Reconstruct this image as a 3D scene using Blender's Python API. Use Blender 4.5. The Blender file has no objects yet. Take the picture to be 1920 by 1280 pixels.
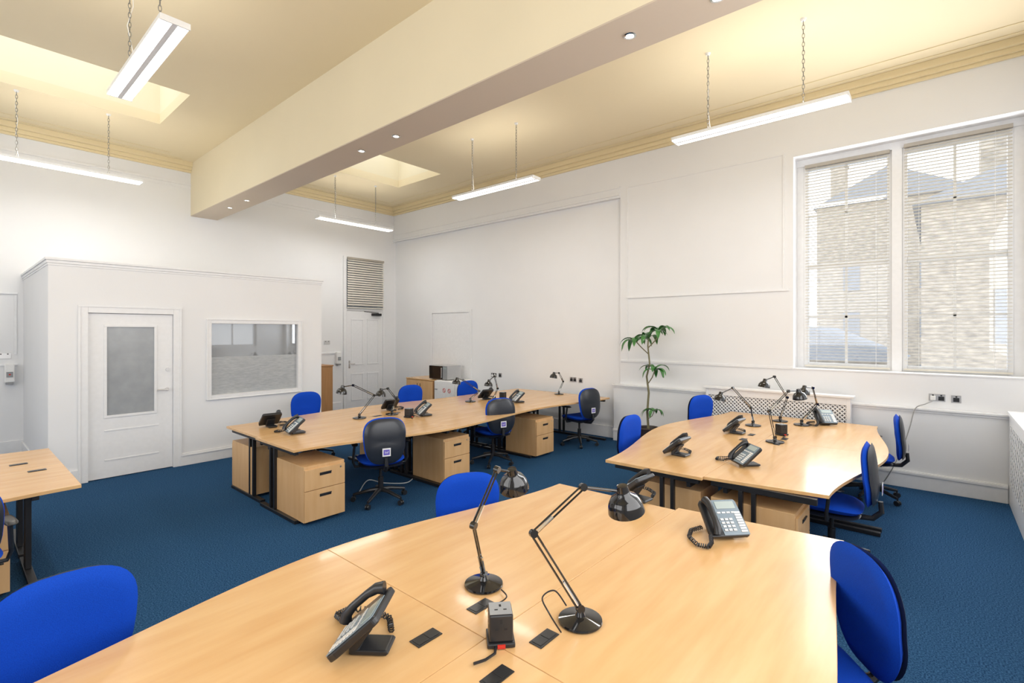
import bpy, bmesh, math, random
from mathutils import Matrix, Vector
random.seed(4)
S=bpy.context.scene; COL=S.collection
F=925.; H=1.85; HY=621.; CA=.7559; CB=.6547; DZ=.727
# ---- site survey helpers: photo measurement -> point in the room
def rd2w(r,d): return (CB*r+CA*d, -CA*r+CB*d)
def G(px,py,z=0.):
    d=F*(H-z)/(py-HY); r=(px-960)/F*d; x,y=rd2w(r,d); return Vector((x,y,z))
def W(px,py,d):
    r=(px-960)/F*d; x,y=rd2w(r,d); return Vector((x,y,H-(py-HY)/F*d))
def WX(px,py,X):
    k=(px-960)/F; return W(px,py,X/(CB*k+CA))
def WY(px,py,Y):
    k=(px-960)/F; return W(px,py,Y/(-CA*k+CB))
def depth(z,py): return F*(H-z)/(py-HY)

# ---------------- materials
def M_(name,c,rough=.5,metal=0,c2=None,scale=20,bump=0,spec=None,emit=0,vec=(1,1,1),sheen=0,bscale=None,detail=3,coat=0,lo=.3,hi=.7):
    m=bpy.data.materials.new(name); m.use_nodes=True; n=m.node_tree; b=n.nodes['Principled BSDF']
    b.inputs['Base Color'].default_value=(*c,1); b.inputs['Roughness'].default_value=rough; b.inputs['Metallic'].default_value=metal
    if spec is not None: b.inputs['Specular IOR Level'].default_value=spec
    if sheen: b.inputs['Sheen Weight'].default_value=sheen
    if coat: b.inputs['Coat Weight'].default_value=coat; b.inputs['Coat Roughness'].default_value=.06
    if emit: b.inputs['Emission Color'].default_value=(*c,1); b.inputs['Emission Strength'].default_value=emit
    tc=n.nodes.new('ShaderNodeTexCoord'); mp=n.nodes.new('ShaderNodeMapping'); mp.inputs['Scale'].default_value=vec
    n.links.new(tc.outputs['Object'],mp.inputs[0])
    nz=n.nodes.new('ShaderNodeTexNoise'); nz.inputs['Scale'].default_value=scale; nz.inputs['Detail'].default_value=detail
    n.links.new(mp.outputs[0],nz.inputs['Vector'])
    if c2 is None: c2=tuple(min(1,v*.96) for v in c)
    cr=n.nodes.new('ShaderNodeValToRGB'); cr.color_ramp.elements[0].color=(*c2,1); cr.color_ramp.elements[1].color=(*c,1)
    cr.color_ramp.elements[0].position=lo; cr.color_ramp.elements[1].position=hi
    n.links.new(nz.outputs['Fac'],cr.inputs[0]); n.links.new(cr.outputs[0],b.inputs['Base Color'])
    if bump:
        bp=n.nodes.new('ShaderNodeBump'); bp.inputs['Strength'].default_value=bump; bp.inputs['Distance'].default_value=.004
        if bscale:
            nb=n.nodes.new('ShaderNodeTexNoise'); nb.inputs['Scale'].default_value=bscale; n.links.new(tc.outputs['Object'],nb.inputs['Vector']); n.links.new(nb.outputs['Fac'],bp.inputs['Height'])
        else: n.links.new(nz.outputs['Fac'],bp.inputs['Height'])
        n.links.new(bp.outputs[0],b.inputs['Normal'])
    return m
WALL=M_('white_wall_paint',(.82,.825,.835),.55,scale=1.5,c2=(.80,.805,.815),bump=.06,bscale=60)
TRIM=M_('white_gloss_trim',(.83,.835,.845),.35)
CEIL=M_('cream_ceiling_paint',(.81,.695,.47),.6,scale=1,c2=(.795,.68,.455))
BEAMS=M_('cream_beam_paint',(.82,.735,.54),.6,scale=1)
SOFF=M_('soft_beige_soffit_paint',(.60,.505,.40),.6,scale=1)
GOLD=M_('yellow_cream_cornice_paint',(.79,.67,.42),.5,scale=.5,c2=(.785,.665,.415))
CARPET=M_('blue_carpet',(.036,.115,.235),.95,c2=(.008,.036,.100),scale=110,bump=.6,detail=4,spec=.1,lo=.38,hi=.64)
WOOD=M_('beech_desk_laminate',(.73,.465,.22),.24,c2=(.665,.39,.165),scale=2.0,vec=(1,8,8),detail=6,coat=.15)
WOODV=M_('beech_cabinet_laminate',(.70,.45,.225),.4,c2=(.63,.375,.17),scale=2.0,vec=(8,8,1),detail=6)
WOODT=M_('teak_cabinet_laminate',(.48,.25,.10),.4,c2=(.40,.20,.075),scale=2.2,vec=(9,9,1),detail=6)
BLK=M_('black_powder_coat',(.012,.012,.014),.4,scale=50)
BLKG=M_('black_gloss_enamel',(.008,.008,.009),.08,scale=5,coat=.5)
BLKP=M_('black_plastic',(.018,.019,.022),.3,scale=40)
SHELL=M_('charcoal_shell_plastic',(.020,.024,.034),.28,scale=40)
BLUE=M_('blue_woven_fabric',(.002,.070,.56),.85,c2=(.002,.052,.46),scale=300,bump=.3,spec=.25)
STEEL=M_('brushed_steel',(.62,.62,.62),.3,1,scale=30)
CHAIN=M_('grey_chain_metal',(.25,.24,.22),.4,.6,scale=30)
CHROME=M_('chrome',(.8,.8,.8),.1,1,scale=10)
GREY=M_('grey_plastic',(.30,.31,.32),.4,scale=20)
CABLE=M_('grey_cable_sheath',(.38,.38,.37),.5,scale=20)
MGREY=M_('pale_grey_reflector',(.82,.82,.82),.4,scale=20)
SLATEP=M_('grey_blue_face_plastic',(.20,.26,.31),.25,scale=20)
LGREY=M_('pale_grey_label',(.62,.64,.65),.4,scale=20)
WHITEP=M_('white_plastic',(.84,.84,.83),.35,scale=20)
LCD=M_('lcd_screen',(.40,.47,.46),.15,scale=10)
RED=M_('red_plastic',(.6,.03,.02),.4)
VIO=M_('violet_print',(.16,.12,.55),.4)
TUBE=M_('lamp_tube_glow',(1,.98,.94),.4,emit=6)
SPOT=M_('spot_bulb_glow',(1,.93,.8),.4,emit=12)
BULB=M_('pearl_bulb',(.9,.9,.88),.3)
FROST=M_('frosted_glass',(.36,.38,.40),.22,scale=6,c2=(.30,.32,.34))
FROST2=M_('etched_glass',(.47,.49,.50),.3,scale=14,c2=(.36,.38,.40),vec=(1,1,5),detail=4)
DGLASS=M_('booth_reflective_glass',(.34,.355,.37),.02,.45,scale=3)
RAIL=M_('beige_head_rail',(.42,.38,.32),.5)
STONE=M_('pale_sandstone_ashlar',(.64,.58,.50),.9,c2=(.34,.31,.28),scale=5,vec=(1,1,3),bump=.5,detail=8)
SLATE=M_('grey_roof_slate',(.38,.40,.44),.8,c2=(.28,.30,.34),scale=9,vec=(1,1,5))
GROUND=M_('outside_ground',(.6,.6,.58),.9)
LEAF=M_('green_leaf',(.07,.24,.055),.3,c2=(.025,.12,.028),scale=9)
BARK=M_('cane_bark',(.20,.18,.10),.8,scale=60,bump=.5)
SOIL=M_('potting_soil',(.03,.02,.012),.95,scale=60,bump=.8)
POT=M_('dark_brown_pot',(.05,.035,.03),.4)
DARK=M_('dark_void',(.02,.02,.02),.9)
def transl(name,c,f):
    m=M_(name,c,.5); n=m.node_tree; b=n.nodes['Principled BSDF'];o=n.nodes['Material Output']
    t=n.nodes.new('ShaderNodeBsdfTranslucent');t.inputs['Color'].default_value=(*c,1);x=n.nodes.new('ShaderNodeMixShader');x.inputs[0].default_value=f
    n.links.new(b.outputs[0],x.inputs[1]);n.links.new(t.outputs[0],x.inputs[2]);n.links.new(x.outputs[0],o.inputs[0]);return m
BLIND=transl('ivory_blind_slat',(.88,.84,.75),.30)
BLINDB=transl('cream_blind_slat',(.86,.82,.73),.1)
def glassmat():
    m=bpy.data.materials.new('clear_window_glass'); m.use_nodes=True; n=m.node_tree; n.nodes.clear()
    o=n.nodes.new('ShaderNodeOutputMaterial'); t=n.nodes.new('ShaderNodeBsdfTransparent'); g=n.nodes.new('ShaderNodeBsdfGlossy'); g.inputs['Roughness'].default_value=.02
    x=n.nodes.new('ShaderNodeMixShader'); x.inputs[0].default_value=.05
    n.links.new(t.outputs[0],x.inputs[1]); n.links.new(g.outputs[0],x.inputs[2]); n.links.new(x.outputs[0],o.inputs[0]); return m
GLASS=glassmat()

# ---------------- mesh builder
class MB:
    def __init__(s): s.bm=bmesh.new()
    def box(s,c,sz,T=None):
        m=Matrix.Translation(c)@Matrix.Diagonal((*sz,1))
        if T is not None: m=T@m
        bmesh.ops.create_cube(s.bm,size=1,matrix=m); return s
    def bb(s,x0,x1,y0,y1,z0,z1,T=None):
        return s.box(((x0+x1)/2,(y0+y1)/2,(z0+z1)/2),(abs(x1-x0),abs(y1-y0),abs(z1-z0)),T)
    def rod(s,a,b,r,n=10,r2=None):
        a=Vector(a);b=Vector(b);v=b-a;q=v.to_track_quat('Z','Y').to_matrix().to_4x4()
        bmesh.ops.create_cone(s.bm,cap_ends=True,segments=n,radius1=r,radius2=r if r2 is None else r2,depth=v.length,matrix=Matrix.Translation((a+b)/2)@q); return s
    def tube(s,pts,r,n=6,closed=False):
        pts=[Vector(p) for p in pts]; rs=r if isinstance(r,(list,tuple)) else [r]*len(pts)
        N=len(pts); rings=[]; nrm=None
        for i,p in enumerate(pts):
            if closed: t=pts[(i+1)%N]-pts[i-1]
            else: t=pts[min(i+1,N-1)]-pts[max(i-1,0)]
            t.normalize()
            if nrm is None: nrm=t.orthogonal().normalized()
            else:
                nrm=(nrm-t*nrm.dot(t)); nrm=nrm.normalized() if nrm.length>1e-6 else t.orthogonal().normalized()
            bn=t.cross(nrm)
            rings.append([s.bm.verts.new(p+(nrm*math.cos(2*math.pi*k/n)+bn*math.sin(2*math.pi*k/n))*rs[i]) for k in range(n)])
        for i in range(N if closed else N-1):
            A=rings[i];B=rings[(i+1)%N]
            for k in range(n): s.bm.faces.new((A[k],A[(k+1)%n],B[(k+1)%n],B[k]))
        if not closed: s.bm.faces.new(rings[0][::-1]); s.bm.faces.new(rings[-1])
        return s
    def lathe(s,prof,T=None,n=28):
        T=T or Matrix.Identity(4); rings=[]
        for (r,z) in prof:
            if r<1e-5: rings.append([s.bm.verts.new(T@Vector((0,0,z)))])
            else: rings.append([s.bm.verts.new(T@Vector((r*math.cos(2*math.pi*k/n),r*math.sin(2*math.pi*k/n),z))) for k in range(n)])
        for A,B in zip(rings,rings[1:]):
            for k in range(n):
                k2=(k+1)%n
                if len(A)==1 and len(B)==1: continue
                if len(A)==1: s.bm.faces.new((A[0],B[k],B[k2]))
                elif len(B)==1: s.bm.faces.new((A[k],A[k2],B[0]))
                else: s.bm.faces.new((A[k],A[k2],B[k2],B[k]))
        return s
    def prism(s,poly,z0,z1,T=None):
        T=T or Matrix.Identity(4)
        a=[s.bm.verts.new(T@Vector((x,y,z0))) for x,y in poly]; b=[s.bm.verts.new(T@Vector((x,y,z1))) for x,y in poly]
        s.bm.faces.new(a[::-1]); s.bm.faces.new(b); N=len(poly)
        for i in range(N): s.bm.faces.new((a[i],a[(i+1)%N],b[(i+1)%N],b[i]))
        return s
    def pillow(s,w,h,T,fn,e=3.2,n=40,rings=9,taper=0):
        fr=[];bk=[]
        for k in range(rings+1):
            q=k/rings; th=T*(1-q**5)**.5 if q<1 else 0
            ra=[];rb=[]
            cnt=1 if k==0 else n
            for j in range(cnt):
                a=2*math.pi*j/n; c=math.cos(a); sn=math.sin(a)
                u=math.copysign(abs(c)**(2/e),c)*w/2*q; v=math.copysign(abs(sn)**(2/e),sn)*h/2*q
                u*=1+taper*v/(h/2)
                ra.append(s.bm.verts.new(fn(u,v,th)))
                if k<rings: rb.append(s.bm.verts.new(fn(u,v,-th)))
            if k==rings: rb=ra
            fr.append(ra);bk.append(rb)
        for L,fl in ((fr,False),(bk,True)):
            for k in range(rings):
                A=L[k];B=L[k+1]
                for j in range(n):
                    j2=(j+1)%n
                    f=(A[0],B[j],B[j2]) if k==0 else (A[j],B[j],B[j2],A[j2])
                    s.bm.faces.new(f[::-1] if fl else f)
        return s
    def build(s,name,mat,parent=None,smooth=False,bevel=0,loc=None,ang=40):
        bmesh.ops.recalc_face_normals(s.bm,faces=s.bm.faces[:])
        me=bpy.data.meshes.new(name); s.bm.to_mesh(me); s.bm.free()
        if smooth:
            for p in me.polygons: p.use_smooth=True
            me.set_sharp_from_angle(angle=math.radians(ang))
        me.materials.append(mat); o=bpy.data.objects.new(name,me); COL.objects.link(o)
        if parent: o.parent=parent
        if loc is not None: o.location=loc
        if bevel:
            b=o.modifiers.new('bevel','BEVEL'); b.width=bevel; b.segments=2; b.limit_method='ANGLE'
        return o
def tag(o,label,cat,group=None):
    o['label']=label;o['category']=cat
    if group:o['group']=group
    return o
def thing(name,label,cat,loc=(0,0,0),rz=0,group=None):
    o=bpy.data.objects.new(name,None);COL.objects.link(o);o.location=loc;o.rotation_euler=(0,0,rz);o.empty_display_size=.1
    return tag(o,label,cat,group)
def struct(o,label=None):
    o['kind']='structure'
    if label:o['label']=label
    return o
def sempty(name,loc=(0,0,0)):
    o=bpy.data.objects.new(name,None);COL.objects.link(o);o.location=loc;o['kind']='structure';return o
def dup(root,loc,rz,label,group=None):
    r=root.copy();COL.objects.link(r);r.location=loc;r.rotation_euler=(0,0,rz);r['label']=label
    if group:r['group']=group
    for ch in list(root.children):
        c=ch.copy();COL.objects.link(c);c.parent=r
        for g in list(ch.children):
            d=g.copy();COL.objects.link(d);d.parent=c
    return r
def face(fx,fy): return math.atan2(-fx,fy)   # local +Y -> (fx,fy)

# ================= SETTING =================
XR=7.58; YF=10.58; ZC=4.98; XL=-3.6; YB=-.95
m=MB(); m.bb(XL-.2,XR+.5,YB-.2,YF+.2,-.12,0); struct(m.build('floor',CARPET),'dark blue carpet')
WY0,WY1,WZ0,WZ1=-.74,1.5,1.35,4.22
m=MB()
m.bb(7.64,8.03,4.12,YF+.2,0,4.13); m.bb(XR,8.03,4.12,YF+.2,4.13,ZC)
m.bb(XR,8.03,WY1,4.12,0,ZC); m.bb(XR,8.03,WY0,WY1,0,WZ0); m.bb(XR,8.03,WY0,WY1,WZ1,ZC); m.bb(XR,8.03,YB-.2,WY0,0,ZC)
struct(m.build('wall_right',WALL),'white wall with tall window and shallow recess')
m=MB(); m.bb(XL-.2,7.64,YF,YF+.2,0,ZC); struct(m.build('wall_back',WALL),'white far wall')
vx0,vx1,vz0,vz1=5.3,6.7,1.35,4.0
m=MB(); m.bb(XL-.2,vx0,YB-.2,YB,0,ZC);m.bb(vx1,XR,YB-.2,YB,0,ZC);m.bb(vx0,vx1,YB-.2,YB,0,vz0);m.bb(vx0,vx1,YB-.2,YB,vz1,ZC); struct(m.build('wall_front',WALL),'white wall beside the camera with a window')
w=sempty('window_7',((vx0+vx1)/2,YB-.1,vz0));w['label']='sash window in the wall beside the camera';hx=(vx1-vx0)/2;hh=vz1-vz0
m=MB();m.bb(-hx,-hx+.07,-.04,.04,0,hh);m.bb(hx-.07,hx,-.04,.04,0,hh);m.bb(-hx+.07,hx-.07,-.04,.04,0,.08);m.bb(-hx+.07,hx-.07,-.04,.04,hh-.08,hh);m.bb(-hx+.07,hx-.07,-.03,.03,hh/2-.03,hh/2+.03);m.bb(-.02,.02,-.02,.02,.08,hh/2-.03);m.bb(-.02,.02,-.02,.02,hh/2+.03,hh-.08);m.build('window_frame',TRIM,w)
m=MB();m.bb(-hx+.07,hx-.07,-.003,.003,.08,hh-.08);m.build('window_pane',GLASS,w)
m=MB(); m.bb(XL-.2,XL,YB,YF,0,ZC); struct(m.build('wall_left',WALL))
s1=(-.8,2.15);s2=(5.0,6.5);sy=(7.5,8.9)
m=MB()
m.bb(XL-.2,8.03,YB-.2,sy[0],ZC,ZC+.15); m.bb(XL-.2,8.03,sy[1],YF+.2,ZC,ZC+.15)
m.bb(XL-.2,s1[0],sy[0],sy[1],ZC,ZC+.15); m.bb(s1[1],s2[0],sy[0],sy[1],ZC,ZC+.15); m.bb(s2[1],8.03,sy[0],sy[1],ZC,ZC+.15)
struct(m.build('ceiling',CEIL),'cream painted ceiling with two rooflight wells')
for i,(a,b) in enumerate((s1,s2)):
    m=MB(); z0=ZC+.15;z1=ZC+.95
    m.bb(a-.1,a,sy[0]-.1,sy[1]+.1,z0,z1);m.bb(b,b+.1,sy[0]-.1,sy[1]+.1,z0,z1)
    m.bb(a,b,sy[0]-.1,sy[0],z0,z1);m.bb(a,b,sy[1],sy[1]+.1,z0,z1)
    struct(m.build('trim_%d'%(20+i),BEAMS),'cream rooflight well lining')
    w=sempty('window_%d'%(i+3),((a+b)/2,sum(sy)/2,z1)); w['label']='glazed rooflight above its ceiling well'
    hx=(b-a)/2+.1;hy=(sy[1]-sy[0])/2+.1
    f=MB();f.bb(-hx,hx,-hy,-hy+.1,0,.06);f.bb(-hx,hx,hy-.1,hy,0,.06);f.bb(-hx,-hx+.1,-hy+.1,hy-.1,0,.06);f.bb(hx-.1,hx,-hy+.1,hy-.1,0,.06)
    f.build('window_frame',TRIM,w); g=MB();g.bb(-hx+.1,hx-.1,-hy+.1,hy-.1,.02,.03);g.build('window_pane',GLASS,w)
BX0,BX1,BZ=3.04,3.49,4.0
m=MB(); m.bb(BX0,BX1,YB,YF,BZ+.012,ZC); struct(m.build('trim_1',BEAMS),'deep cream ceiling beam')
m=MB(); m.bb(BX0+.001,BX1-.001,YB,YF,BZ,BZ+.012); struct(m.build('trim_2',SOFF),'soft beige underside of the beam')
def cornice(name,horizontal,a,b):
    m=MB()
    steps=[(4.80,4.84,.035),(4.84,4.90,.07),(4.90,ZC,.12)]
    for z0,z1,p in steps:
        if horizontal: m.bb(a,b,YF-p,YF,z0,z1)
        else: m.bb(XR-p,XR,a,b,z0,z1)
    for o,w,t in ((.20,.02,.010),(.42,.02,.008)):
        if horizontal: m.bb(a,b-o,YF-o-w,YF-o,ZC-t,ZC)
        else: m.bb(XR-o-w,XR-o,a,b-o,ZC-t,ZC)
    struct(m.build(name,GOLD,bevel=.008),'yellow cream painted cornice')
cornice('trim_3',False,YB,YF); cornice('trim_4',True,XL,BX0); cornice('trim_5',True,BX1,XR)
def picrail(name,a,b):
    m=MB();m.bb(a,b,YF-.02,YF,4.56,4.60);m.bb(a,b,YF-.01,YF,4.50,4.56);struct(m.build(name,TRIM,bevel=.003),'white picture rail')
picrail('trim_6',XL,BX0);picrail('trim_7',BX1,XR)
m=MB();m.bb(XR-.02,XR,4.12,YF,4.13,4.17);m.bb(XR-.035,XR,4.12,YF,4.17,4.21);m.bb(XR-.015,XR,4.12,YF,4.30,4.33)
struct(m.build('trim_8',TRIM,bevel=.003),'white moulding over the recess')
m=MB();t_=.009;m.bb(XR-t_,XR,1.63,3.97,4.27,4.295);m.bb(XR-t_,XR,3.97,3.995,2.44,4.295);m.bb(XR-t_,XR,1.605,1.63,2.44,4.295)
m.bb(XR-.02,XR,1.55,4.0,2.405,2.44);m.bb(XR-t_,XR,3.97,3.995,1.37,2.405);m.bb(XR-.018,XR,1.5,4.1,1.335,1.37)
struct(m.build('trim_9',TRIM,bevel=.002),'white wall panel moulding')
m=MB();m.bb(7.5,XR,YB,4.2,0,.93);struct(m.build('trim_10',WALL),'boxed lower wall')
m=MB();m.bb(7.465,XR,YB,4.22,.93,.955);m.bb(7.488,7.5,YB,4.2,.90,.93);struct(m.build('trim_11',TRIM,bevel=.004),'white ledge board')
m=MB();m.bb(7.475,7.5,-.56,4.2,0,.2);m.bb(7.465,7.475,-.56,4.21,.16,.19);struct(m.build('baseboard_right',TRIM,bevel=.004))
m=MB();m.bb(7.615,7.64,4.2,YF,0,.2);struct(m.build('baseboard_recess',TRIM,bevel=.004))
m=MB();m.bb(4.2,6.1,YF-.025,YF,0,.2);m.bb(4.2,6.1,YF-.02,YF,1.33,1.37);m.bb(XL,.81,YF-.025,YF,0,.2)
m.bb(XL,.75,YF-.02,YF,2.41,2.44);m.bb(.71,.74,YF-.015,YF,1.5,2.4);m.bb(XL,.75,YF-.015,YF,1.33,1.36)
struct(m.build('baseboard_back',TRIM,bevel=.004))
def sash(idx,y0,y1,lab):
    w=sempty('window_%d'%idx,(7.88,(y0+y1)/2,WZ0)); w['label']=lab
    hw=(y1-y0)/2;hh=WZ1-.09-WZ0; f=MB()
    f.bb(-.05,.05,-hw,-hw+.05,0,hh);f.bb(-.05,.05,hw-.05,hw,0,hh);f.bb(-.05,.05,-hw+.05,hw-.05,0,.07);f.bb(-.05,.05,-hw+.05,hw-.05,hh-.06,hh)
    f.bb(-.03,.05,-hw+.05,hw-.05,hh/2-.03,hh/2+.03)
    f.build('window_frame',TRIM,w,bevel=.004)
    b=MB();b.bb(-.015,.015,-.014,.014,.07,hh-.06)
    for k in (.25,.75): b.bb(-.015,.015,-hw+.05,hw-.05,hh*k-.014,hh*k+.014)
    b.build('glazing_bar',TRIM,w)
    g=MB();g.bb(-.003,.003,-hw+.05,hw-.05,.07,hh-.06);g.build('window_pane',GLASS,w)
sash(1,.45,1.42,'left tall sash window with glazing bars');sash(2,-.63,.35,'right tall sash window with glazing bars')
m=MB();zt=WZ1-.09;m.bb(7.80,8.0,.35,.45,WZ0,zt);m.bb(7.83,8.0,1.42,WY1,WZ0,zt);m.bb(7.83,8.0,WY0,-.63,WZ0,zt);m.bb(7.81,8.0,WY0,WY1,zt,WZ1)
struct(m.build('trim_12',TRIM),'white window lining and mullion')
m=MB();m.bb(7.57,7.84,WY0,WY1,WZ0-.015,WZ0+.003);struct(m.build('trim_13',TRIM,bevel=.003),'white window sill board')
def blind(y0,y1,x,z0,z1,label,mat,axis='y',pitch=.036,tilt=12,sw=.040):
    t=thing('venetian_blind',label,'blind',(x,(y0+y1)/2,z1) if axis=='y' else ((y0+y1)/2,x,z1),0 if axis=='y' else math.pi/2,'venetian blinds')
    hw=(y1-y0)/2;L=z1-z0
    m=MB();m.bb(-.025,.025,-hw,hw,-.045,0);m.build('head_rail',RAIL,t,bevel=.003)
    m=MB();n=int((L-.08)/pitch)
    for k in range(n):
        z=-.07-k*pitch; T=Matrix.Translation((0,0,z))@Matrix.Rotation(math.radians(tilt),4,'Y')
        m.box((0,0,0),(sw,2*hw-.01,.003),T)
    m.build('slats',mat,t)
    m=MB();m.bb(-.018,.018,-hw,hw,-L,-L+.02);m.build('bottom_rail',mat,t,bevel=.003)
    for y in (-hw*.7,hw*.7) if hw<.8 else (-hw*.8,0,hw*.8):
        m=MB();m.rod((.022,y,-.04),(.022,y,-L+.01),.0015,5);m.rod((-.022,y,-.04),(-.022,y,-L+.01),.0015,5);m.build('ladder_cord',WHITEP,t)
    return t
blind(.47,1.40,7.79,WZ0+.02,4.13,'ivory venetian blind over the left, narrower looking sash window',BLIND,tilt=5,sw=.034,pitch=.040)
blind(-.62,.33,7.79,WZ0+.02,4.16,'ivory venetian blind over the right sash window at the picture edge',BLIND,tilt=5,sw=.034,pitch=.040)
t=thing('radiator_cover','white boxed radiator cover with lattice front at the right picture edge','radiator cover',(7.0,YB+.005,0),0,'radiator covers')
m=MB();m.bb(-1.2,.46,0,.38,0,.96);m.build('casing',TRIM,t,bevel=.004)
m=MB();m.bb(-1.22,.46,0,.395,.96,1.0);m.build('shelf',TRIM,t,bevel=.004)
m=MB();m.bb(-1.05,.30,.381,.383,.25,.86);m.build('backing',GREY,t)
def lattice(m,x0,x1,z0,z1,p,w,plane):
    L=z1-z0;k=x0-L
    while k<x1:
        for s in (1,-1):
            a0=max(k,x0);a1=min(k+L,x1)
            if a1>a0:
                za=(a0-k);zb=(a1-k)
                if s<0: za=L-za;zb=L-zb
                A=plane(a0,z0+za);B=plane(a1,z0+zb);m.rod(A,B,w,4)
        k+=p
m=MB();lattice(m,-1.05,.30,.25,.86,.13,.003,lambda a,z:(a,.384,z));m.build('grille',TRIM,t)
t=thing('radiator_cover','white radiator cover with diamond lattice grille behind the right desk group','radiator cover',(7.46,1.71,0),0,'radiator covers')
m=MB();m.bb(-.13,-.0,-.88,-.84,0,1.02);m.bb(-.13,0,.84,.88,0,1.02);m.bb(-.13,-.11,-.84,.84,.93,1.02);m.bb(-.13,-.11,-.84,.84,0,.62);m.build('casing',TRIM,t,bevel=.003)
m=MB();m.bb(-.15,.0,-.92,.92,1.02,1.05);m.build('shelf',TRIM,t,bevel=.005)
m=MB();m.bb(-.08,-.075,-.84,.84,.62,.93);m.build('backing',GREY,t)
m=MB();lattice(m,-.84,.84,.62,.93,.05,.009,lambda a,z:(-.115,a,z));m.build('grille',TRIM,t)

# ---- booth
BYF=7.89;bx0,bx1,bz=.81,4.19,2.68
dL=WY(165,700,BYF).x;dR=WY(325,700,BYF).x
w0=WY(396,700,BYF).x;w1=WY(558,700,BYF).x
v0=(WY(396,743,BYF).z+WY(558,725,BYF).z)/2;v1=(WY(396,604,BYF).z+WY(558,610,BYF).z)/2
dT=WY(250,588,BYF).z
m=MB();y1=BYF+.1
m.bb(bx0,dL,BYF,y1,0,bz);m.bb(dL,dR,BYF,y1,dT,bz);m.bb(dR,w0,BYF,y1,0,bz);m.bb(w0,w1,BYF,y1,0,v0);m.bb(w0,w1,BYF,y1,v1,bz);m.bb(w1,bx1,BYF,y1,0,bz)
m.bb(bx0,bx0+.1,y1,YF,0,bz);m.bb(bx1-.1,bx1,y1,YF,0,bz);m.bb(bx0+.1,bx1-.1,y1,YF,bz-.08,bz)
struct(m.build('wall_booth',WALL),'white walled meeting booth built inside the room')
m=MB()
for z0,z1,p in ((2.63,2.655,.008),(2.655,2.69,.016),(2.69,2.72,.03)):
    m.bb(bx0-p,bx1+p,BYF-p,BYF+.1,z0,z1);m.bb(bx0-p,bx0+.1,BYF+.1,YF,z0,z1);m.bb(bx1-.1,bx1+p,BYF+.1,YF,z0,z1)
struct(m.build('trim_14',TRIM,bevel=.004),'booth top moulding')
m=MB()
fw=.085
m.bb(dL-fw,dL,BYF-.015,BYF,0,dT+fw);m.bb(dR,dR+fw,BYF-.015,BYF,0,dT+fw);m.bb(dL,dR,BYF-.015,BYF,dT,dT+fw)
m.bb(dL-fw-.01,dL-fw+.015,BYF-.023,BYF-.015,0,dT+fw-.015);m.bb(dR+fw-.015,dR+fw+.01,BYF-.023,BYF-.015,0,dT+fw-.015);m.bb(dL-fw-.01,dR+fw+.01,BYF-.023,BYF-.015,dT+fw-.015,dT+fw+.01)
struct(m.build('trim_15',TRIM,bevel=.003),'booth door frame')
m=MB();m.bb(dR+fw,bx1,BYF-.02,BYF,0,.17);m.bb(dR+fw,bx1,BYF-.03,BYF-.02,.13,.15);m.bb(bx0,dL-fw,BYF-.02,BYF,0,.17);m.bb(bx0-.02,bx0,BYF-.02,YF,0,.17)
struct(m.build('baseboard_booth',TRIM,bevel=.003))
d=sempty('door_1',(dL,BYF+.02,0));d['label']='white booth door with frosted glass panel';W_=dR-dL
gx0=WY(201,700,BYF).x-dL;gx1=WY(290,700,BYF).x-dL;gz1=WY(245,613,BYF).z;gz0=WY(245,775,BYF).z
m=MB();T_=dT-.005
m.bb(.004,gx0,0,.04,.01,T_);m.bb(gx1,W_-.004,0,.04,.01,T_);m.bb(gx0,gx1,0,.04,.01,gz0);m.bb(gx0,gx1,0,.04,gz1,T_);m.build('door_leaf',TRIM,d)
m=MB();m.bb(gx0,gx1,.012,.024,gz0,gz1);m.build('frosted_pane',FROST,d)
m=MB();m.bb(gx0-.03,gx1+.03,-.010,0,gz0-.03,gz0);m.bb(gx0-.03,gx1+.03,-.010,0,gz1,gz1+.03);m.bb(gx0-.03,gx0,-.010,0,gz0,gz1);m.bb(gx1,gx1+.03,-.010,0,gz0,gz1)
for zz in (.22,gz0-.2): m.bb(.16,W_-.16,-.006,0,zz,zz+.02)
m.build('door_moulding',TRIM,d,bevel=.003)
hz=WY(308,730,BYF).z
m=MB();m.lathe([(0,0),(.025,0),(.025,.008),(0,.008)],Matrix.Translation((W_-.07,0,hz))@Matrix.Rotation(math.pi/2,4,'X'));m.tube([(W_-.07,0,hz),(W_-.07,-.05,hz),(W_-.09,-.055,hz),(W_-.19,-.055,hz)],.011,8);m.build('door_handle',STEEL,d,smooth=True)
m=MB();m.lathe([(0,0),(.024,0),(.024,.012),(0,.012)],Matrix.Translation((W_-.06,0,hz+.27))@Matrix.Rotation(math.pi/2,4,'X'));m.build('door_lock',STEEL,d,smooth=True)
wn=sempty('window_5',(w0,BYF,v0));wn['label']='booth window with etched lower half';ww=w1-w0;wh=v1-v0
m=MB();a=.065
m.bb(-a,0,-.02,.0,-a,wh+a);m.bb(ww,ww+a,-.02,0,-a,wh+a);m.bb(0,ww,-.02,0,-a,0);m.bb(0,ww,-.02,0,wh,wh+a)
m.bb(-a,-a+.015,-.03,-.02,-a+.015,wh+a-.015);m.bb(ww+a-.015,ww+a,-.03,-.02,-a+.015,wh+a-.015);m.bb(-a,ww+a,-.03,-.02,-a,-a+.015);m.bb(-a,ww+a,-.03,-.02,wh+a-.015,wh+a);m.build('window_frame',TRIM,wn,bevel=.003)
m=MB();m.bb(0,ww,.04,.05,wh*.53,wh);m.build('clear_pane',DGLASS,wn)
m=MB();m.bb(0,ww,.04,.05,0,wh*.53);m.build('etched_pane',FROST2,wn)

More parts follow.
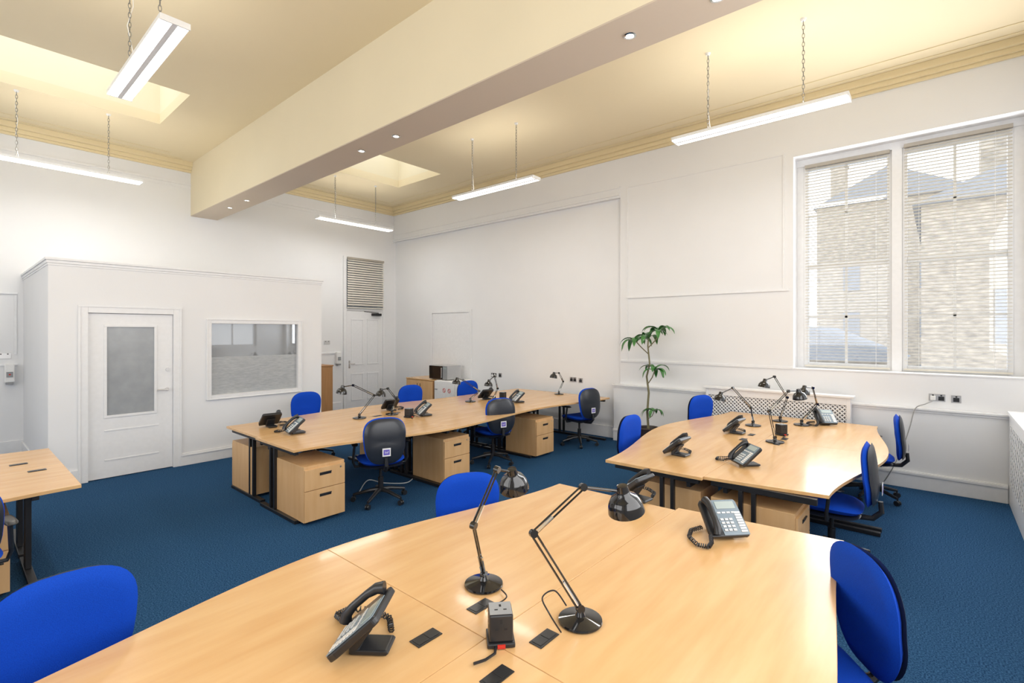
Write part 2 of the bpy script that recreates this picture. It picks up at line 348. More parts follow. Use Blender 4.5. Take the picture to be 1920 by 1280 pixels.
# ---- far door with transom
fx0,fx1=6.22,7.22;fz=2.33
d=sempty('door_2',(fx0,YF-.045,0));d['label']='white four panel door in the far wall';fw_=fx1-fx0
m=MB();m.bb(.005,fw_-.005,0,.04,.01,fz);m.build('door_leaf',TRIM,d)
m=MB()
for a,b in ((.12,fw_/2-.05),(fw_/2+.05,fw_-.12)):
    for z0,z1 in ((.2,.85),(1.05,2.15)):
        m.bb(a,b,-.012,0,z0,z0+.03);m.bb(a,b,-.012,0,z1-.03,z1);m.bb(a,a+.03,-.012,0,z0+.03,z1-.03);m.bb(b-.03,b,-.012,0,z0+.03,z1-.03)
m.build('door_panel_moulding',TRIM,d,bevel=.004)
m=MB();m.bb(.05,.09,-.01,0,.98,1.16);m.tube([(.07,-.01,1.08),(.07,-.05,1.08),(.19,-.05,1.08)],.009,8);m.build('door_handle',CHROME,d,smooth=True)
m=MB();m.bb(fw_-.33,fw_-.08,-.07,0,fz-.10,fz-.04);m.tube([(fw_-.15,-.04,fz-.03),(fw_-.4,-.12,fz-.02),(fw_-.55,-.03,fz-.0)],.009,6);m.build('door_closer',BLK,d)
m=MB();m.bb(fx0-.07,fx0,YF-.05,YF,0,3.62);m.bb(fx1,fx1+.07,YF-.05,YF,0,3.62);m.bb(fx0,fx1,YF-.05,YF,fz+.005,fz+.06);m.bb(fx0,fx1,YF-.05,YF,3.56,3.62)
struct(m.build('trim_16',TRIM,bevel=.003),'far door frame with transom')
m=MB();m.bb(fx0,fx1,YF-.012,YF-.005,fz+.06,3.56);struct(m.build('window_6',FROST),'transom light')
blind(fx0+.0,fx1-.0,YF-.085,fz+.07,3.6,'short cream venetian blind over the transom above the far door',BLINDB,'x',.055,-48,.048)
ya,yb=9.1,7.85
m=MB();m.bb(7.625,7.64,yb,ya,.0,2.27);struct(m.build('door_3',TRIM,bevel=.003),'flush white cupboard door in the recess')
m=MB();m.bb(7.61,7.64,yb-.07,yb-.004,0,2.34);m.bb(7.61,7.64,ya+.004,ya+.07,0,2.34);m.bb(7.61,7.64,yb-.004,ya+.004,2.274,2.34);struct(m.build('trim_17',TRIM,bevel=.003),'cupboard door frame')

# ---- outside
m=MB();m.bb(8.3,60,-30,30,-4.2,-4);struct(m.build('ground',GROUND),'ground outside the window')
def house(name,x0,x1,y0,y1,z,rise,label,chim=(),pipe=None):
    t=thing(name,label,'building',((x0+x1)/2,(y0+y1)/2,-4),0,'buildings seen through the window')
    hx=(x1-x0)/2;hy=(y1-y0)/2
    m=MB();m.bb(-hx,hx,-hy,hy,0,z+4);m.build('wall',STONE,t)
    m=MB();R=Matrix(((0,0,1,0),(1,0,0,0),(0,1,0,0),(0,0,0,1)))
    m.prism([(-hy-.15,z+4),(hy+.15,z+4),(0,z+4+rise)],-hx-.15,hx+.15,R)
    m.build('roof',SLATE,t)
    for (cx,cy,h) in chim:
        m=MB();m.bb(cx-.4,cx+.4,cy-.3,cy+.3,z+4,z+4+h);m.bb(cx-.45,cx+.45,cy-.35,cy+.35,z+4+h,z+4+h+.1)
        c=m.build('chimney',STONE,t)
        for k in (-.18,.18): n=MB();n.rod((cx,cy+k,z+4+h+.1),(cx,cy+k,z+4+h+.45),.09,10);n.build('chimney_pot',GREY,c)
    if pipe is not None:
        m=MB();m.rod((-hx-.08,pipe,0),(-hx-.08,pipe,z+3.7),.06,8);m.box((-hx-.1,pipe,z+3.8),(.2,.24,.25));m.build('drainpipe',SLATE,t)
    for zz in (1.2,3.4,5.6,7.6):
        for yy in (-hy*.5,hy*.5):
            if zz+1.2<z+4:
                w=MB();w.bb(-hx-.03,-hx+.02,yy-.3,yy+.3,zz,zz+1.1);w.build('window',SLATE,t)
    return t
house('stone_house',14,20,-5.5,.30,4.6,1.3,'grey stone house with slate roof seen through the right sash window',[(-1.5,1.6,2.0)],.6)
house('stone_house',17,22,.9,5.0,1.0,1.0,'low grey house with slate roof seen through the left sash window',[(0,.9,1.6)])
house('stone_house',26,32,-1.0,4.2,7.4,1.4,'tall pale stone building farthest off behind the left sash window',[(-1,2.0,2.2)],None)

# ================= PENDANT LIGHTS =================
def chainmesh(m,x,y,z0,z1):
    n=int((z1-z0)/.042);st=(z1-z0)/n
    for k in range(n):
        zc=z0+(k+.5)*st;a=st*.66
        pts=[]
        for j in range(8):
            th=2*math.pi*j/8;u=.011*math.cos(th);v=a*math.sin(th)
            pts.append((x+u,y,zc+v) if k%2 else (x,y+u,zc+v))
        m.tube(pts,.0028,4,closed=True)
def pendant():
    t=thing('pendant_light','x','pendant light',(0,0,0),0,'linear pendant lights')
    L=.86;zb=4.06-ZC
    m=MB();m.bb(-.095,.095,-L,-L+.012,zb,zb+.045);m.bb(-.095,.095,L-.012,L,zb,zb+.045);m.bb(-.095,-.088,-L+.012,L-.012,zb+.012,zb+.045);m.bb(.088,.095,-L+.012,L-.012,zb+.012,zb+.045);m.bb(-.088,.088,-L+.012,L-.012,zb+.03,zb+.037);m.build('housing',WHITEP,t)
    for s in (-1,1):
        m=MB();m.bb(s*.019,s*.085,-L+.014,L-.014,zb+.002,zb+.026);m.build('light_tube',TUBE,t)
    m=MB();m.bb(-.018,.018,-L+.014,L-.014,zb+.001,zb+.024);m.build('reflector_strip',MGREY,t)
    m=MB();m.bb(-.06,.06,-L+.05,L-.05,zb+.038,zb+.046);m.build('uplight_diffuser',TUBE,t)
    for s in (-.47,.47):
        m=MB();chainmesh(m,0,s,zb+.05,-.02);m.build('chain',CHAIN,t)
        m=MB();m.lathe([(0,-.02),(.02,-.02),(.03,0),(0,0)],Matrix.Translation((0,s,0)));m.build('ceiling_hook',WHITEP,t)
    m=MB();m.tube([(.02,.47,0),(.028,.48,-.2),(-.02,.46,-.4),(.024,.48,-.6),(.02,.45,zb+.047)],.003,5);m.build('flex',WHITEP,t)
    return t
P0=pendant()
pl=[((1.1,5.02),0,'largest twin tube pendant light, hanging upper left near the camera'),
    ((5.65,1.5),0,'pendant light hanging before the tall window at upper right'),
    ((5.65,5.28),0,'pendant light hanging between the beam and the long right wall, centre of picture'),
    ((5.64,9.18),math.pi/2,'farthest pendant light, hanging near the far corner beside the small rooflight'),
    ((1.1,9.06),math.pi/2,'pendant light hanging above the booth at the left edge')]
for i,((x,y),rz,lab) in enumerate(pl):
    if i==0: P0.location=(x,y,ZC);P0.rotation_euler=(0,0,rz);P0['label']=lab
    else: dup(P0,(x,y,ZC),rz,lab)
def spot(x,y,lab,first=[None]):
    if first[0] is None:
        t=thing('recessed_spotlight',lab,'spotlight',(x,y,BZ),0,'recessed spotlights in the beam')
        m=MB();m.lathe([(.028,-.001),(.045,-.001),(.046,-.006),(.03,-.008),(.028,-.001)],n=24);m.build('bezel',CHROME,t,smooth=True)
        m=MB();m.lathe([(0,-.004),(.027,-.004),(.027,-.001),(0,-.001)],n=20);m.build('bulb',SPOT,t)
        first[0]=t
    else: dup(first[0],(x,y,BZ),0,lab)
for (y,lab) in ((1.08,'recessed spotlight at the top picture edge, nearest in the beam'),(1.70,'second nearest recessed spotlight in the beam underside'),(4.52,'nearer spotlight of the middle pair in the beam'),(5.2,'farther spotlight of the middle pair in the beam'),(8.59,'nearer spotlight of the far pair in the beam'),(9.32,'farthest spotlight in the beam, by the far wall')):
    spot(3.27,y,lab)

# ================= DESKS =================
def desk(x0,x1,ys,side,d0,d1,label,group,port=None,x1o=None,x0o=None,inset=(.06,.06)):
    cx=(x0+x1)/2;g=.0012
    t=thing('wave_desk',label,'desk',(cx,ys,0),0,group)
    x1o=x1 if x1o is None else x1o;x0o=x0 if x0o is None else x0o
    poly=[(x0+g,side*g),(x1-g,side*g)]
    N=18;out=[]
    for k in range(N+1):
        u=k/N;s=u*u*(3-2*u)
        out.append((x1o-g+(x0o-x1o+2*g)*u,side*(d1+(d0-d1)*s)))
    poly+=out;poly=[(x-cx,y) for x,y in poly]
    if side<0: poly=poly[::-1]
    m=MB();m.prism(poly,DZ-.025,DZ);m.build('desktop',WOOD,t,bevel=.002)
    for (xe,dd,sg) in ((x0+inset[0],d0,1),(x1-inset[1],d1,-1)):
        xl=xe-cx;m=MB();s=side
        m.bb(xl-.025,xl+.025,s*.03,s*(dd-.05),0.002,.035)
        m.bb(xl-.018,xl+.018,s*.24,s*.27,.035,DZ-.07);m.bb(xl-.018,xl+.018,s*.33,s*.36,.035,DZ-.07)
        m.bb(xl-.02,xl+.02,s*.04,s*(dd-.06),DZ-.07,DZ-.025);m.build('leg_frame',BLK,t,bevel=.003)
    m=MB();m.bb(x0+inset[0]-cx+.02,x1-inset[1]-cx-.02,side*.12,side*.15,DZ-.12,DZ-.026);m.build('cross_beam',BLK,t)
    if port is not None:
        px_,py_=port;m=MB();T=Matrix.Translation((px_-cx,side*py_,DZ))
        m.bb(-.055,.055,-.028,.028,0.0005,.0035,T);m.bb(-.047,-.002,-.02,.02,.0035,.005,T);m.bb(.004,.047,-.02,.02,.0035,.005,T);o=m.build('cable_port',BLKP,t,bevel=.001)
    return t
gA='front desk group';gB='middle desk row';gC='right desk group';gD='left desk group'
ax=1.30;ay=1.256
desk(ax,3.02,ay,1,1.13,.865,'large front wave desk with lamp and phone, far right quarter of the front group',gA,(ax+.14,.16),x1o=2.985)
desk(-.45,ax,ay,1,.85,1.13,'front wave desk at lower left with a phone on it',gA,(ax-.14,.165))
desk(ax,3.07,ay,-1,1.05,.87,'front wave desk with the light keyed phone, nearest the right chair',gA,(ax+.14,.165),x1o=3.17)
desk(-.45,ax,ay,-1,.85,1.05,'front wave desk cut off by the bottom picture edge',gA,(ax-.12,.17))
bs=5.48
desk(2.17,3.93,bs,-1,.87,1.2,'nearest left desk of the middle row, on the camera side',gB,(3.78,.16))
desk(2.2,3.93,bs,1,.9,1.05,'left desk of the middle row on the booth side',gB,(3.78,.16))
desk(3.93,5.68,bs,-1,1.2,1.03,'centre desk of the middle row on the camera side',gB,(4.08,.16))
desk(3.93,5.68,bs,1,1.05,.85,'centre desk of the middle row on the booth side',gB,(4.08,.16))
desk(5.68,7.42,bs,-1,1.03,1.25,'last desk of the middle row by the long wall, camera side',gB,(5.83,.16))
desk(5.68,7.42,bs,1,.85,.8,'last desk of the middle row by the long wall, far side',gB,(5.83,.16))
cs=1.38
desk(3.82,5.6,cs,1,.83,1.12,'near left desk of the right group beside the blue chair',gC,(5.45,.16),x0o=3.80)
desk(3.86,5.6,cs,-1,.81,1.03,'near right desk of the right group',gC,(5.45,.16),x0o=3.97)
desk(5.6,7.25,cs,1,1.12,.83,'far left desk of the right group by the radiator cover',gC,(5.75,.16))
desk(5.6,7.25,cs,-1,1.03,.83,'far right desk of the right group by the radiator cover',gC,(5.75,.16))
desk(-1.1,.67,5.62,-1,1.1,.86,'nearer desk of the pair cut off by the left picture edge',gD,(.5,.12),inset=(.1,.24))
desk(-1.1,.67,5.62,1,1.1,.86,'farther desk of the pair cut off by the left picture edge',gD,(.42,.25),inset=(.1,.24))

# ================= PEDESTALS =================
def ped():
    t=thing('drawer_pedestal','x','drawer unit',(0,0,0),0,'beech drawer pedestals')
    w,dp,h=.42,.6,.56
    m=MB();m.bb(-w/2,w/2,-dp/2+.018,dp/2,.03,h);m.build('carcass',WOODV,t,bevel=.002)
    for z0,z1 in ((.036,.325),(.331,.53)):
        m=MB();m.bb(-w/2+.003,w/2-.003,-dp/2,-dp/2+.017,z0,z1);dr=m.build('drawer',WOODV,t,bevel=.002)
        m=MB();zc=z1-.06;m.bb(-.06,.06,-dp/2-.004,-dp/2,zc-.014,zc+.014);m.bb(-.06,.06,-dp/2-.012,-dp/2-.004,zc+.006,zc+.014);m.build('handle',BLKP,dr,bevel=.002)
    m=MB();m.lathe([(0,0),(.008,0),(.008,.003),(0,.003)],Matrix.Translation((w/2-.05,-dp/2,.50))@Matrix.Rotation(math.pi/2,4,'X'),12);m.build('lock',STEEL,t)
    for x in (-.16,.16):
        for y in (-.22,.25): m=MB();m.rod((x,y,0.001),(x,y,.03),.02,10);m.build('castor',BLKP,t)
    return t
Q=ped();pp=[((2.45,4.83),0,'drawer pedestal at the open left end of the middle row, camera side'),((2.46,6.05),math.pi,'drawer pedestal at the left end of the middle row, booth side'),
 ((4.12,4.75),0,'drawer pedestal under the middle row between the first two black backed chairs'),((5.86,4.72),0,'drawer pedestal under the middle row, farthest to the right'),
 ((4.2,6.1),math.pi,'drawer pedestal half hidden under the booth side of the middle row'),
 ((4.14,1.05),0,'drawer pedestal under the right group beside the black backed chair'),((4.2,1.75),math.pi,'drawer pedestal under the right group beside the blue chair'),
 ((.1,5.2),0,'drawer pedestal under the left edge desk')]
for i,((x,y),rz,lab) in enumerate(pp):
    if i==0:Q.location=(x,y,0);Q['label']=lab
    else:dup(Q,(x,y,0),rz,lab)

# ================= CHAIRS =================
def chair(arms):
    t=thing('office_chair','x','chair',(0,0,0),0,'blue office chairs')
    m=MB();m.pillow(.49,.47,.035,lambda u,v,h:(u,v+.02,.455+h-.12*max(0,v-.12)**1.2*2+.02*(abs(u)/.24)**3),e=3.4);m.build('seat',BLUE,t,smooth=True,ang=80)
    m=MB();m.pillow(.46,.44,.014,lambda u,v,h:(u,v+.02,.41+h),e=3.4);m.build('seat_pan',SHELL,t,smooth=True,ang=80)
    def cv(u,z): return -.235-.35*(z-.7)*(z>.7)*.45+.5*u*u -.05*math.cos((z-.6)*6)+.02
    m=MB();m.pillow(.44,.49,.030,lambda u,v,h:(u,cv(u,v+.70)+h,v+.70),e=2.9,taper=.09);m.build('backrest',BLUE,t,smooth=True,ang=80)
    m=MB();m.pillow(.425,.475,.018,lambda u,v,h:(u,cv(u,v+.70)+h-.03,v+.70),e=2.9,taper=.09);sh=m.build('back_shell',SHELL,t,smooth=True,ang=80)
    T=Matrix.Translation((0,-.331,.60));m=MB();m.box((0,0,0),(.085,.003,.085),T);m.build('sticker',WHITEP,sh,bevel=.001)
    m=MB();m.box((0,-.0022,0.0),(.062,.002,.055),T);m.build('sticker_print',VIO,sh)
    cu=bpy.data.curves.new('sticker_text','FONT');cu.body='bsf';cu.size=.034;cu.align_x='CENTER';cu.align_y='CENTER';cu.extrude=.0004
    to=bpy.data.objects.new('tmp',cu);COL.objects.link(to);dg=bpy.context.evaluated_depsgraph_get();me=bpy.data.meshes.new_from_object(to.evaluated_get(dg));bpy.data.objects.remove(to)
    me.materials.clear();me.materials.append(WHITEP);o=bpy.data.objects.new('sticker_lettering',me);COL.objects.link(o);o.parent=sh;o.location=(0,-.3350,.600);o.rotation_euler=(math.pi/2,0,0)
    m=MB();m.tube([(0,0,.395),(0,-.15,.39),(0,-.27,.40),(0,-.325,.46),(0,-.318,.54)],[.022,.022,.022,.02,.018],8);m.build('back_support',BLKP,t,smooth=True)
    m=MB();m.rod((0,0,.12),(0,0,.26),.028,14);m.rod((0,0,.26),(0,0,.40),.016,12);m.bb(-.08,.08,-.1,.1,.37,.40);m.rod((.08,.03,.385),(.26,.03,.37),.006,6);m.build('gas_column',BLK,t,smooth=True)
    lm=MB();lm.tube([(0,0,.125),(.1,0,.12),(.29,0,.075)],[.026,.022,.015],8);lo=lm.build('base_leg',BLKP,t,smooth=True)
    cm=MB();cm.rod((.29,-.022,.028),(.29,-.004,.028),.027,14);cm.rod((.29,.004,.028),(.29,.022,.028),.027,14);cm.rod((.29,0,.03),(.29,0,.08),.008,8);co=cm.build('castor',BLKP,t,smooth=True)
    for k in range(1,5):
        for o in (lo,co):
            c=o.copy();COL.objects.link(c);c.parent=t;c.rotation_euler=(0,0,k*2*math.pi/5+.3)
    lo.rotation_euler=co.rotation_euler=(0,0,.3)
    if arms:
        for s in (-1,1):
            m=MB();m.tube([(s*.18,0,.40),(s*.27,0,.40),(s*.29,0,.45),(s*.28,-.02,.63)],.014,8);m.build('arm_post',BLKP,t,smooth=True)
            m=MB();m.pillow(.07,.25,.014,lambda u,v,h:(s*.28+u,v+.01,.645+h),e=3,n=24,rings=5);m.build('armrest',BLKP,t,smooth=True,ang=80)
    return t
CA1=chair(True);CN=chair(False);first={True:False,False:False}
def put(arms,x,y,fx,fy,label,dz=0):
    p=CA1 if arms else CN
    if not first[arms]:
        first[arms]=True
        p.location=(x,y,0);p.rotation_euler=(0,0,face(fx,fy));p['label']=label;o=p
    else:
        o=dup(p,(x,y,0),face(fx,fy),label)
        for c in o.children:
            if c.name.startswith(('backrest','back_shell')): c.location.z=dz
    return o
put(True,3.14,4.62,.40,.9,'black backed swivel chair at the nearest left desk of the middle row')
put(True,5.06,4.74,.35,.93,'second black backed swivel chair along the middle row, before the plant')
put(True,6.82,4.45,.25,.95,'farthest black backed swivel chair of the middle row, below the wall sockets')
put(True,4.72,.66,-.02,1,'black backed swivel chair with blue seat at the near right of the right desk group',.04)
put(True,6.78,.58,-.08,1,'swivel chair behind the right desk group, nearest the wall with the white cable')
put(True,.0,4.45,-.1,.99,'swivel chair cut off by the left picture edge')
put(False,.30,2.25,.0,-1,'large blue chair back in the lower left corner')
put(False,2.24,2.24,-.5,-.86,'blue chair back behind the front desk, centre of picture',-.06)
put(False,2.38,.43,-.60,.80,'blue chair turned sideways at the right of the front desk',-.01)
put(False,3.55,6.95,-.1,-1,'blue chair on the booth side of the middle row, leftmost, before the booth window')
put(False,5.15,6.55,-.2,-1,'blue chair behind the middle row, before the far white door')
put(False,6.3,6.35,-.2,-1,'small blue chair farthest behind the middle row, by the microwave')
put(False,4.87,2.30,-.05,-1,'blue chair at the left side of the right desk group, before the plant')
put(False,6.75,2.27,-.4,-.92,'blue chair by the radiator cover behind the right desk group',.03)

# ================= LAMPS =================
def lamp(base,elbow,top,head,label,open_dir=None,sc=.9):
    b=G(base[0],base[1],DZ);db=depth(DZ,base[1])
    e=W(elbow[0],elbow[1],db+elbow[2]);tp=W(top[0],top[1],db+top[2]);hd=W(head[0],head[1],db+head[2])
    t=thing('desk_lamp',label,'lamp',b,0,'black swing arm desk lamps')
    e-=b;tp-=b;hd-=b;z=.0008
    m=MB();m.lathe([(0,z),(.082,z),(.086,.006),(.084,.013),(.05,.020),(.02,.026),(.012,.045),(0,.045)]);m.build('base',BLKG,t,smooth=True)
    p0=Vector((0,0,.05))
    def arm(name,a,b,gap):
        v=(b-a);s=v.cross(Vector((0,0,1)));s=s.normalized() if s.length>1e-4 else Vector((1,0,0));o=v.cross(s).normalized()
        m=MB()
        for k in (-1,1): m.rod(a+o*k*gap,b+o*k*gap,.0042,6)
        m.build(name,BLKG,t,smooth=True)
        m=MB();m.rod(a+v*.06+s*.008,a+v*.36+s*.008,.0052,6);m.rod(a+v*.06-s*.008,a+v*.36-s*.008,.0052,6);m.build('spring',CHROME,t)
    arm('lower_arm',p0,e,.009);arm('upper_arm',e,tp,.009)
    for q in (p0,e,tp):
        m=MB();s=(e-p0).cross(tp-e);s=s.normalized() if s.length>1e-4 else Vector((1,0,0));m.rod(q-s*.011,q+s*.011,.016,12);m.build('joint',BLKG,t,smooth=True)
    ax_=Vector(open_dir) if open_dir else (Vector((0,0,-1))+(hd-tp)*1.5)
    ax_.normalize()
    Q_=ax_.to_track_quat('Z','Y').to_matrix().to_4x4()
    TT=Matrix.Translation(hd)@Q_@Matrix.Scale(sc,4)
    m=MB();m.rod(tp,hd-ax_*.055,.006,8);m.build('neck',BLKG,t,smooth=True)
    m=MB();m.lathe([(0,-.085),(.022,-.082),(.027,-.06),(.03,-.045),(.055,-.03),(.071,-.002),(.077,.035),(.075,.035),(.068,.0),(.052,-.026),(.026,-.04),(0,-.042)],TT);m.build('lamp_shade',BLKG,t,smooth=True,ang=50)
    m=MB();m.lathe([(0,-.040),(.012,-.038),(.014,-.02),(.026,.0),(.022,.018),(0,.027)],TT,16);m.build('bulb',BULB,t,smooth=True)
    return t
lamp((907,1097),(888,985,-.13),(932,880,-.02),(963,904,.08),'swing arm lamp with the smaller looking head, left of the two on the front desk',(.35,.15,-1))
lamp((1088,1165),(1000,1000,.0),(1093,913,.10),(1172,944,.16),'swing arm lamp nearest the camera, its elbow leaning left on the front desk',(.25,-.05,-1),1.0)
lamp((674,784),(702,741,0),(662,722,.0),(641,733,.0),'black lamp on the left desk of the middle row, head turned left')
lamp((735,777),(743,748,.1),(727,728,0),(714,738,-.05),'black lamp beside the black power block in the middle row')
lamp((882,753),(899,733,.1),(868,712,0),(856,716,-.05),'black lamp behind the second black backed chair')
lamp((925,753),(933,728,.05),(927,705,0),(916,720,-.05),'black lamp just right of the small blue chair, far middle row')
lamp((1048,739),(1056,715,0),(1048,699,0),(1038,705,0),'farthest black lamp, alone under the wall sockets')
lamp((1412,798),(1408,764,.05),(1374,727,0),(1350,746,-.05),'leftmost lamp on the right desk group')
lamp((1453,829),(1442,770,0),(1478,733,.1),(1499,742,.15),'nearest lamp on the right desk group, base by the power block')
lamp((1463,790),(1476,745,0),(1452,706,-.05),(1433,721,-.1),'tallest lamp on the right desk group, head turned left')
lamp((1503,797),(1532,757,0),(1524,727,-.05),(1507,734,-.1),'rightmost lamp on the right desk group')

# ================= PHONES =================
def phone():
    t=thing('desk_phone','x','phone',(0,0,0),0,'black desk phones')
    k=1.05;a=math.radians(41);R=Matrix.Scale(k,4)@Matrix.Translation((0,-.095,.020))@Matrix.Rotation(a,4,'X')
    SC=Matrix.Scale(k,4)
    m=MB();m.prism([(-.1,0),(.1,0),(.108,.03),(.103,.19),(.093,.205),(-.093,.205),(-.103,.19),(-.108,.03)],-.014,.012,R);m.build('body',BLKP,t,bevel=.006)
    m=MB();m.prism([(-.035,.004),(.102,.004),(.103,.03),(.098,.188),(.09,.199),(-.035,.199)],.0125,.0155,R);m.build('face_plate',SLATEP,t,bevel=.001)
    m=MB();P=Matrix(((0,0,1,0),(1,0,0,0),(0,1,0,0),(0,0,0,1)))
    m.prism([(-.05,.002),(.075,.002),(.085,.012),(.075,.020),(-.02,.020),(.03,.09),(.015,.095),(-.05,.03)],-.045,.045,SC@P);m.build('stand',BLKP,t,bevel=.005)
    m=MB();pts=[R@Vector((-.072,y,z)) for y,z in ((.008,.026),(.03,.042),(.07,.048),(.13,.048),(.17,.042),(.194,.026))]
    m.tube(pts,[.024,.020,.015,.015,.020,.024],10);m.build('handset',BLKP,t,smooth=True)
    m=MB();m.box((.03,.168,.0165),(.105,.042,.003),R);m.build('screen',LCD,t)
    m=MB()
    for i in range(3):
        for j in range(4): m.box((-.018+i*.024,.030+j*.019,.018),(.018,.012,.005),R)
    m.build('keypad',LGREY,t,bevel=.001)
    m=MB()
    for j in range(8): m.box((.078,.022+j*.0145,.0175),(.032,.010,.003),R)
    for i in range(4): m.box((-.02+i*.026,.125,.0175),(.018,.008,.003),R)
    m.build('label_strip',WHITEP,t)
    m=MB();pts=[];P_=[Vector((-.105,-.085,.030)),Vector((-.13,-.14,.016)),Vector((-.17,-.185,.014)),Vector((-.215,-.15,.014)),Vector((-.21,-.05,.014)),Vector((-.16,.03,.014)),Vector((-.08,.06,.016))]
    N=210
    for q in range(N+1):
        u=q/N*(len(P_)-1);i=min(int(u),len(P_)-2);f=u-i;c=P_[i].lerp(P_[i+1],f);tg=(P_[i+1]-P_[i]).normalized();s=Vector((-tg.y,tg.x,0));th=q*2*math.pi/6
        pts.append(c+s*.010*math.cos(th)+Vector((0,0,.010*math.sin(th))))
    m.tube(pts,.003,4);m.build('coiled_cord',BLKP,t,smooth=True)
    return t
PH=phone()
def fph(fx,fy): return math.atan2(fx,-fy)
phs=[((690,1214),(-.62,.79),'phone nearest the camera, seen side on at the left of the front desk'),
 ((1352,1000),(-.68,-.73),'phone with pale keys and label strip, right on the front desk'),
 ((1196,936),(.1,1),'phone seen from behind the large lamp head on the front desk'),
 ((508,800),(.1,1),'phone at the far left end of the middle row, seen from behind'),
 ((556,812),(-.95,.2),'phone with long cord at the left end of the middle row'),
 ((797,779),(-.9,.4),'phone in the middle of the middle row beside a power block'),
 ((972,754),(-.9,.4),'farthest phone of the middle row, right of the small blue chair'),
 ((733,769),(.2,1),'phone behind the lamp with the power block in the middle row'),
 ((912,748),(.2,1),'far phone at the base of the lamp by the small blue chair'),
 ((1273,853),(.1,1),'leftmost phone on the right desk group'),
 ((1402,872),(-.70,.70),'phone on the near right desk of the right group'),
 ((1380,812),(.1,1),'phone under the leftmost lamp of the right desk group'),
 ((1545,795),(-.8,-.5),'phone beside the rightmost lamp of the right desk group')]
for i,((a,b),(fx,fy),lab) in enumerate(phs):
    p=G(a,b,DZ+.001);rz=fph(fx,fy)
    if i==0:PH.location=p;PH.rotation_euler=(0,0,rz);PH['label']=lab
    else:dup(PH,p,rz,lab)

# ================= POWER BLOCKS =================
def cube():
    t=thing('power_block','x','power socket',(0,0,0),0,'black power socket blocks')
    m=MB();m.bb(-.05,.05,-.05,.05,.001,.018);m.build('base',BLKP,t,bevel=.004)
    m=MB();m.bb(-.043,.043,-.043,.043,.018,.115);m.build('housing',BLKP,t,bevel=.006)
    m=MB();m.bb(-.04,.04,-.04,.04,.116,.118);m.build('socket_plate',GREY,t,bevel=.0005)
    H_=[(-.004,.004,.008,.022,.118,.1187),(-.022,-.010,-.014,-.008,.118,.1187),(.010,.022,-.014,-.008,.118,.1187)]
    for s in (-1,1):
        H_+=[(-.004,.004,s*.043,s*.0438,.085,.1),(-.022,-.01,s*.043,s*.0438,.062,.068),(.01,.022,s*.043,s*.0438,.062,.068)]
        H_+=[(s*.043,s*.0438,-.004,.004,.085,.1),(s*.043,s*.0438,-.022,-.01,.062,.068),(s*.043,s*.0438,.01,.022,.062,.068)]
    for h in H_: m=MB();m.bb(*h);m.build('socket_hole',DARK,t)
    m=MB();m.bb(-.014,.014,-.055,-.05,.003,.016);m.build('switch',RED,t)
    m=MB();m.tube([(-.02,-.05,.008),(-.025,-.08,.006),(-.06,-.11,.006),(-.10,-.13,.009)],.005,6);m.build('power_cable',BLKP,t,smooth=True)
    return t
K=cube();kk=[((938,1200),-.75,'black power socket block at the crossing of the front desk seams'),((767,782),.2,'black power socket block in the middle row'),((1465,815),-.6,'black power socket block beside the nearest lamp of the right desk group'),((943,748),.1,'black power socket block at the far end of the middle row')]
for i,((a,b),rz,lab) in enumerate(kk):
    p=G(a,b,DZ+.001)
    if i==0:K.location=p;K.rotation_euler=(0,0,rz);K['label']=lab
    else:dup(K,p,rz,lab)
def cable(label,pts,mat,r=.004,name='cable'):
    pts=[Vector(p) for p in pts];o=[]
    for i in range(len(pts)-1):
        p0=pts[max(i-1,0)];p1=pts[i];p2=pts[i+1];p3=pts[min(i+2,len(pts)-1)]
        for k in range(8):
            u=k/8;o.append(.5*((2*p1)+(p2-p0)*u+(2*p0-5*p1+4*p2-p3)*u*u+(3*p1-p0-3*p2+p3)*u**3))
    o.append(pts[-1]);m=MB();m.tube(o,r,6);return tag(m.build(name,mat,smooth=True),label,'cable')
cable('thin black lamp flex curling from the port to the nearest lamp on the front desk',[G(1052,1185,DZ+.008),W(1030,1150,1.80),W(1017,1120,1.85),W(1040,1107,1.88),W(1062,1135,1.88)],BLKP,.003,'lamp_flex')
cable('short black flex joining the left front lamp to its desk port',[G(940,1105,DZ+.012),G(950,1118,DZ+.02),G(935,1130,DZ+.010),G(912,1136,DZ+.010)],BLKP,.003,'lamp_flex')
cable('grey cable looping from the wall socket down to the carpet',[WX(1748,752,7.53),WX(1735,757,7.44),WX(1716,766,7.43),WX(1706,800,7.43),WX(1692,840,7.43),WX(1672,880,7.38),G(1655,905,.01),G(1640,912,.009),G(1628,910,.009)],CABLE,.006)
cable('white cable lying on the carpet under the middle row',[G(672,925,.008),G(690,900,.008),G(720,905,.008),G(760,905,.008),G(775,896,.008)],LGREY,.006)

